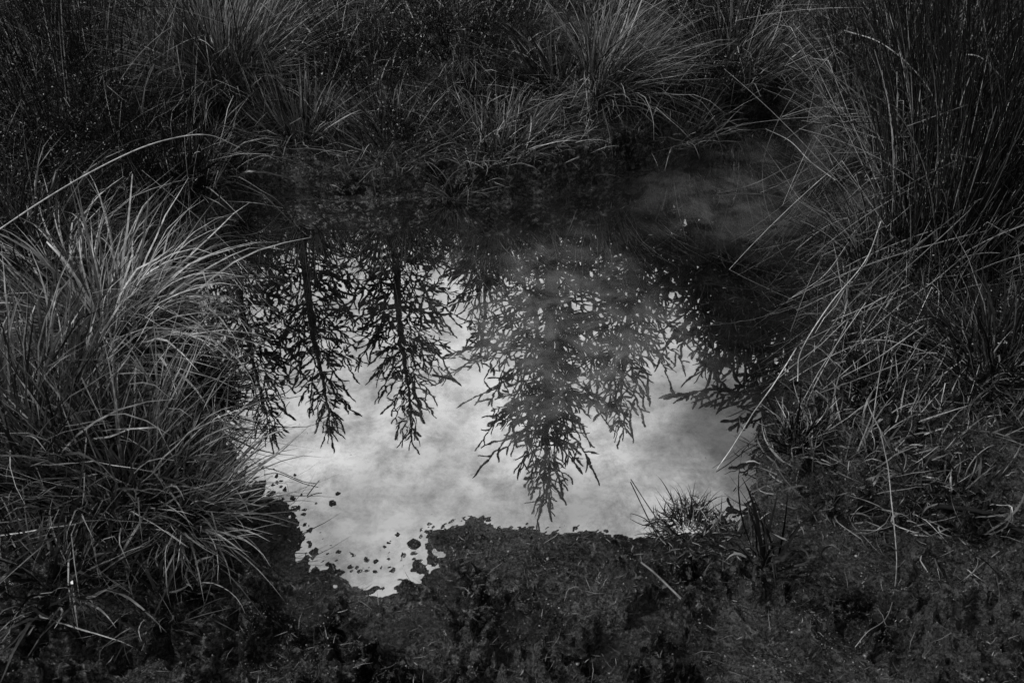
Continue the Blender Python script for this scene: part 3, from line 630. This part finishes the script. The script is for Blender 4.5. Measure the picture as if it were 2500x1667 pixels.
def conifer(tip, label, spread=.42, rmax=1.2, minz=.7, dens=1.0, sc=1.0, group=None, B=None):
    B = B or BR
    x, y, zt = tip; z0 = float(H(np.array([x]), np.array([y]))[0]) - .05
    root = bpy.data.objects.new('conifer_tree', None); C.objects.link(root); root.location = (x, y, z0)
    tag(root, label, 'conifer tree', group)
    Hh = zt - z0 - .34 * sc
    link('trunk', trunk_mesh(Hh, .012 * Hh + .006), root)
    link('leader', leader_mesh(), root, loc=(0, 0, Hh), rot=(0, 0, R.uniform(0, 6)), scale=(sc,) * 3)
    s = .05; cnt = 0; az = R.uniform(0, 6)
    while True:
        z = Hh - s
        if z + z0 < minz or cnt > 285: break
        Lb = min(rmax, (.10 * sc + spread * s)) ; whorl = True
        nb = int(round((5 if s > .3 else 4) * dens))
        for k in range(nb):
            a = az + k * 2 * math.pi / nb + R.normal(0, .15); LL = Lb * R.uniform(.75, 1.12)
            if LL < .10: LL = .10
            el = (.75 * math.exp(-s / (1.1 * sc)) + .18 - .10 * min(2, s / (2.2 * sc))) + R.normal(0, .09)
            key = min(B, key=lambda q: abs(q * sc - LL)); me = B[key][R.integers(0, 3)]; f = LL / key
            f2 = max(f, .75)
            link('branch', me, root, loc=(0, 0, z + R.normal(0, .02)), rot=(R.normal(0, .15), -el, a), scale=(f, f2 if f < 2.2 else f, f2 if f < 2.2 else f)); cnt += 1
        # small interwhorl branches
        for k in range(int(5 * dens)):
            LL = Lb * R.uniform(.3, .7); key = min(B, key=lambda q: abs(q * sc - LL)); me = B[key][R.integers(0, 3)]; f = max(LL / key, .6)
            link('branch', me, root, loc=(0, 0, z - R.uniform(.05, .22) * sc), rot=(R.normal(0, .2), -R.uniform(.1, .6), R.uniform(0, 6.28)), scale=(f, f, f)); cnt += 1
        az += 1.1; s += (.20 + .05 * min(3, s)) * sc * R.uniform(.85, 1.15)
    return root
conifer(refl(672, 1112, 6.1), 'young conifer behind the far bank, leftmost of those mirrored with a clear tip', .36, .55, dens=1.3)
conifer(refl(816, 1106, 6.2), 'slim young conifer mirrored second from the left in the puddle', .36, .55, dens=1.3)
conifer(refl(1010, 1112, 6.3), 'slim young conifer mirrored just left of the middle in the puddle', .36, .58, dens=1.3)
conifer(refl(1325, 1287, 5.3), 'tallest mirrored young conifer, its tip reaching the front shore in the reflection', .40, .74, dens=1.35)
conifer(refl(1506, 1096, 6.0), 'young conifer mirrored right of the tallest one in the puddle', .42, .66, dens=1.3)
conifer((1.9, 2.85, 2.95), 'wide young conifer beside the right rushes, its low boughs mirrored at the right shore', .85, 1.4, minz=.9, dens=2.3, B=BN)
conifer(refl(1800, 930, 4.7), 'bushy young conifer behind the right rushes, mirrored above the right shore', .55, 1.3, minz=.8, dens=1.3, B=BN)
conifer((2.5, 4.1, 4.0), 'broad conifer behind the rushes at the far right of the puddle', .6, 1.4, minz=.9, dens=1.0)
conifer(refl(1180, 900, 7.4), 'shorter young conifer mirrored between the slim one and the tallest one', .40, .6)
conifer(refl(1725, 985, 4.3), 'small dense conifer past the inlet, mirrored above the right end of the puddle', .62, 1.0, minz=.6, dens=1.3, B=BN)
conifer(refl(1850, 1060, 4.4), 'dense conifer past the inlet, its reflection merging with the right shore', .6, 1.1, minz=.6, dens=1.3, B=BN)
# the wood behind them
BT = [(560, 740, 8.5), (600, 680, 9.5), (1100, 670, 10), (1240, 720, 9.5), (1180, 770, 9), (1310, 790, 9.6), (1450, 780, 9), (1620, 760, 9.8), (1400, 690, 10.5), (1560, 700, 9.2), (1680, 680, 10), (1800, 720, 9), (1930, 700, 9.6),
      (620, 600, 13), (700, 560, 14), (860, 430, 16), (1010, 570, 13.5), (1150, 620, 14), (1330, 640, 13.2), (1480, 620, 14.5), (1640, 600, 13.5), (1790, 620, 14), (1950, 640, 13),
      (1760, 660, 7.6), (1870, 690, 8), (1960, 670, 8.6), (2060, 760, 7.4), (2020, 600, 11), (1890, 570, 12), (1740, 540, 12.5), (2150, 800, 9), (2350, 850, 8), (350, 850, 8.6), (150, 780, 9.5)]
for a, b, D in BT:
    conifer(refl(a, b, D), 'dark conifer of the wood far behind the puddle', .42 if a < 1050 else .54, 2.0 if D > 11 else 1.5, minz=.6 if D < 11 else 2.0, dens=.9 if D < 11 else .8, sc=1.6 if D < 11 else 2.2, group='conifers of the wood far behind the puddle')

# unseen conifers added round the clearing to shade it from the low sky
for x, y, h in [(-3.9, 3.3, 4.2), (-4.4, 1.6, 3.2), (-3.4, -2.2, 4.6), (-1.2, -3.4, 5.2), (1.2, -3.0, 4.8), (3.3, -1.6, 5.2), (3.7, .6, 4.8), (3.3, 2.3, 4.4), (-3.2, 4.8, 4.6)]:
    conifer((x, y, h), 'unseen conifer added beside the clearing to cut the sky light', .45, 1.5, minz=.4, dens=.9, sc=1.2, group='unseen conifers added around the clearing for shade')
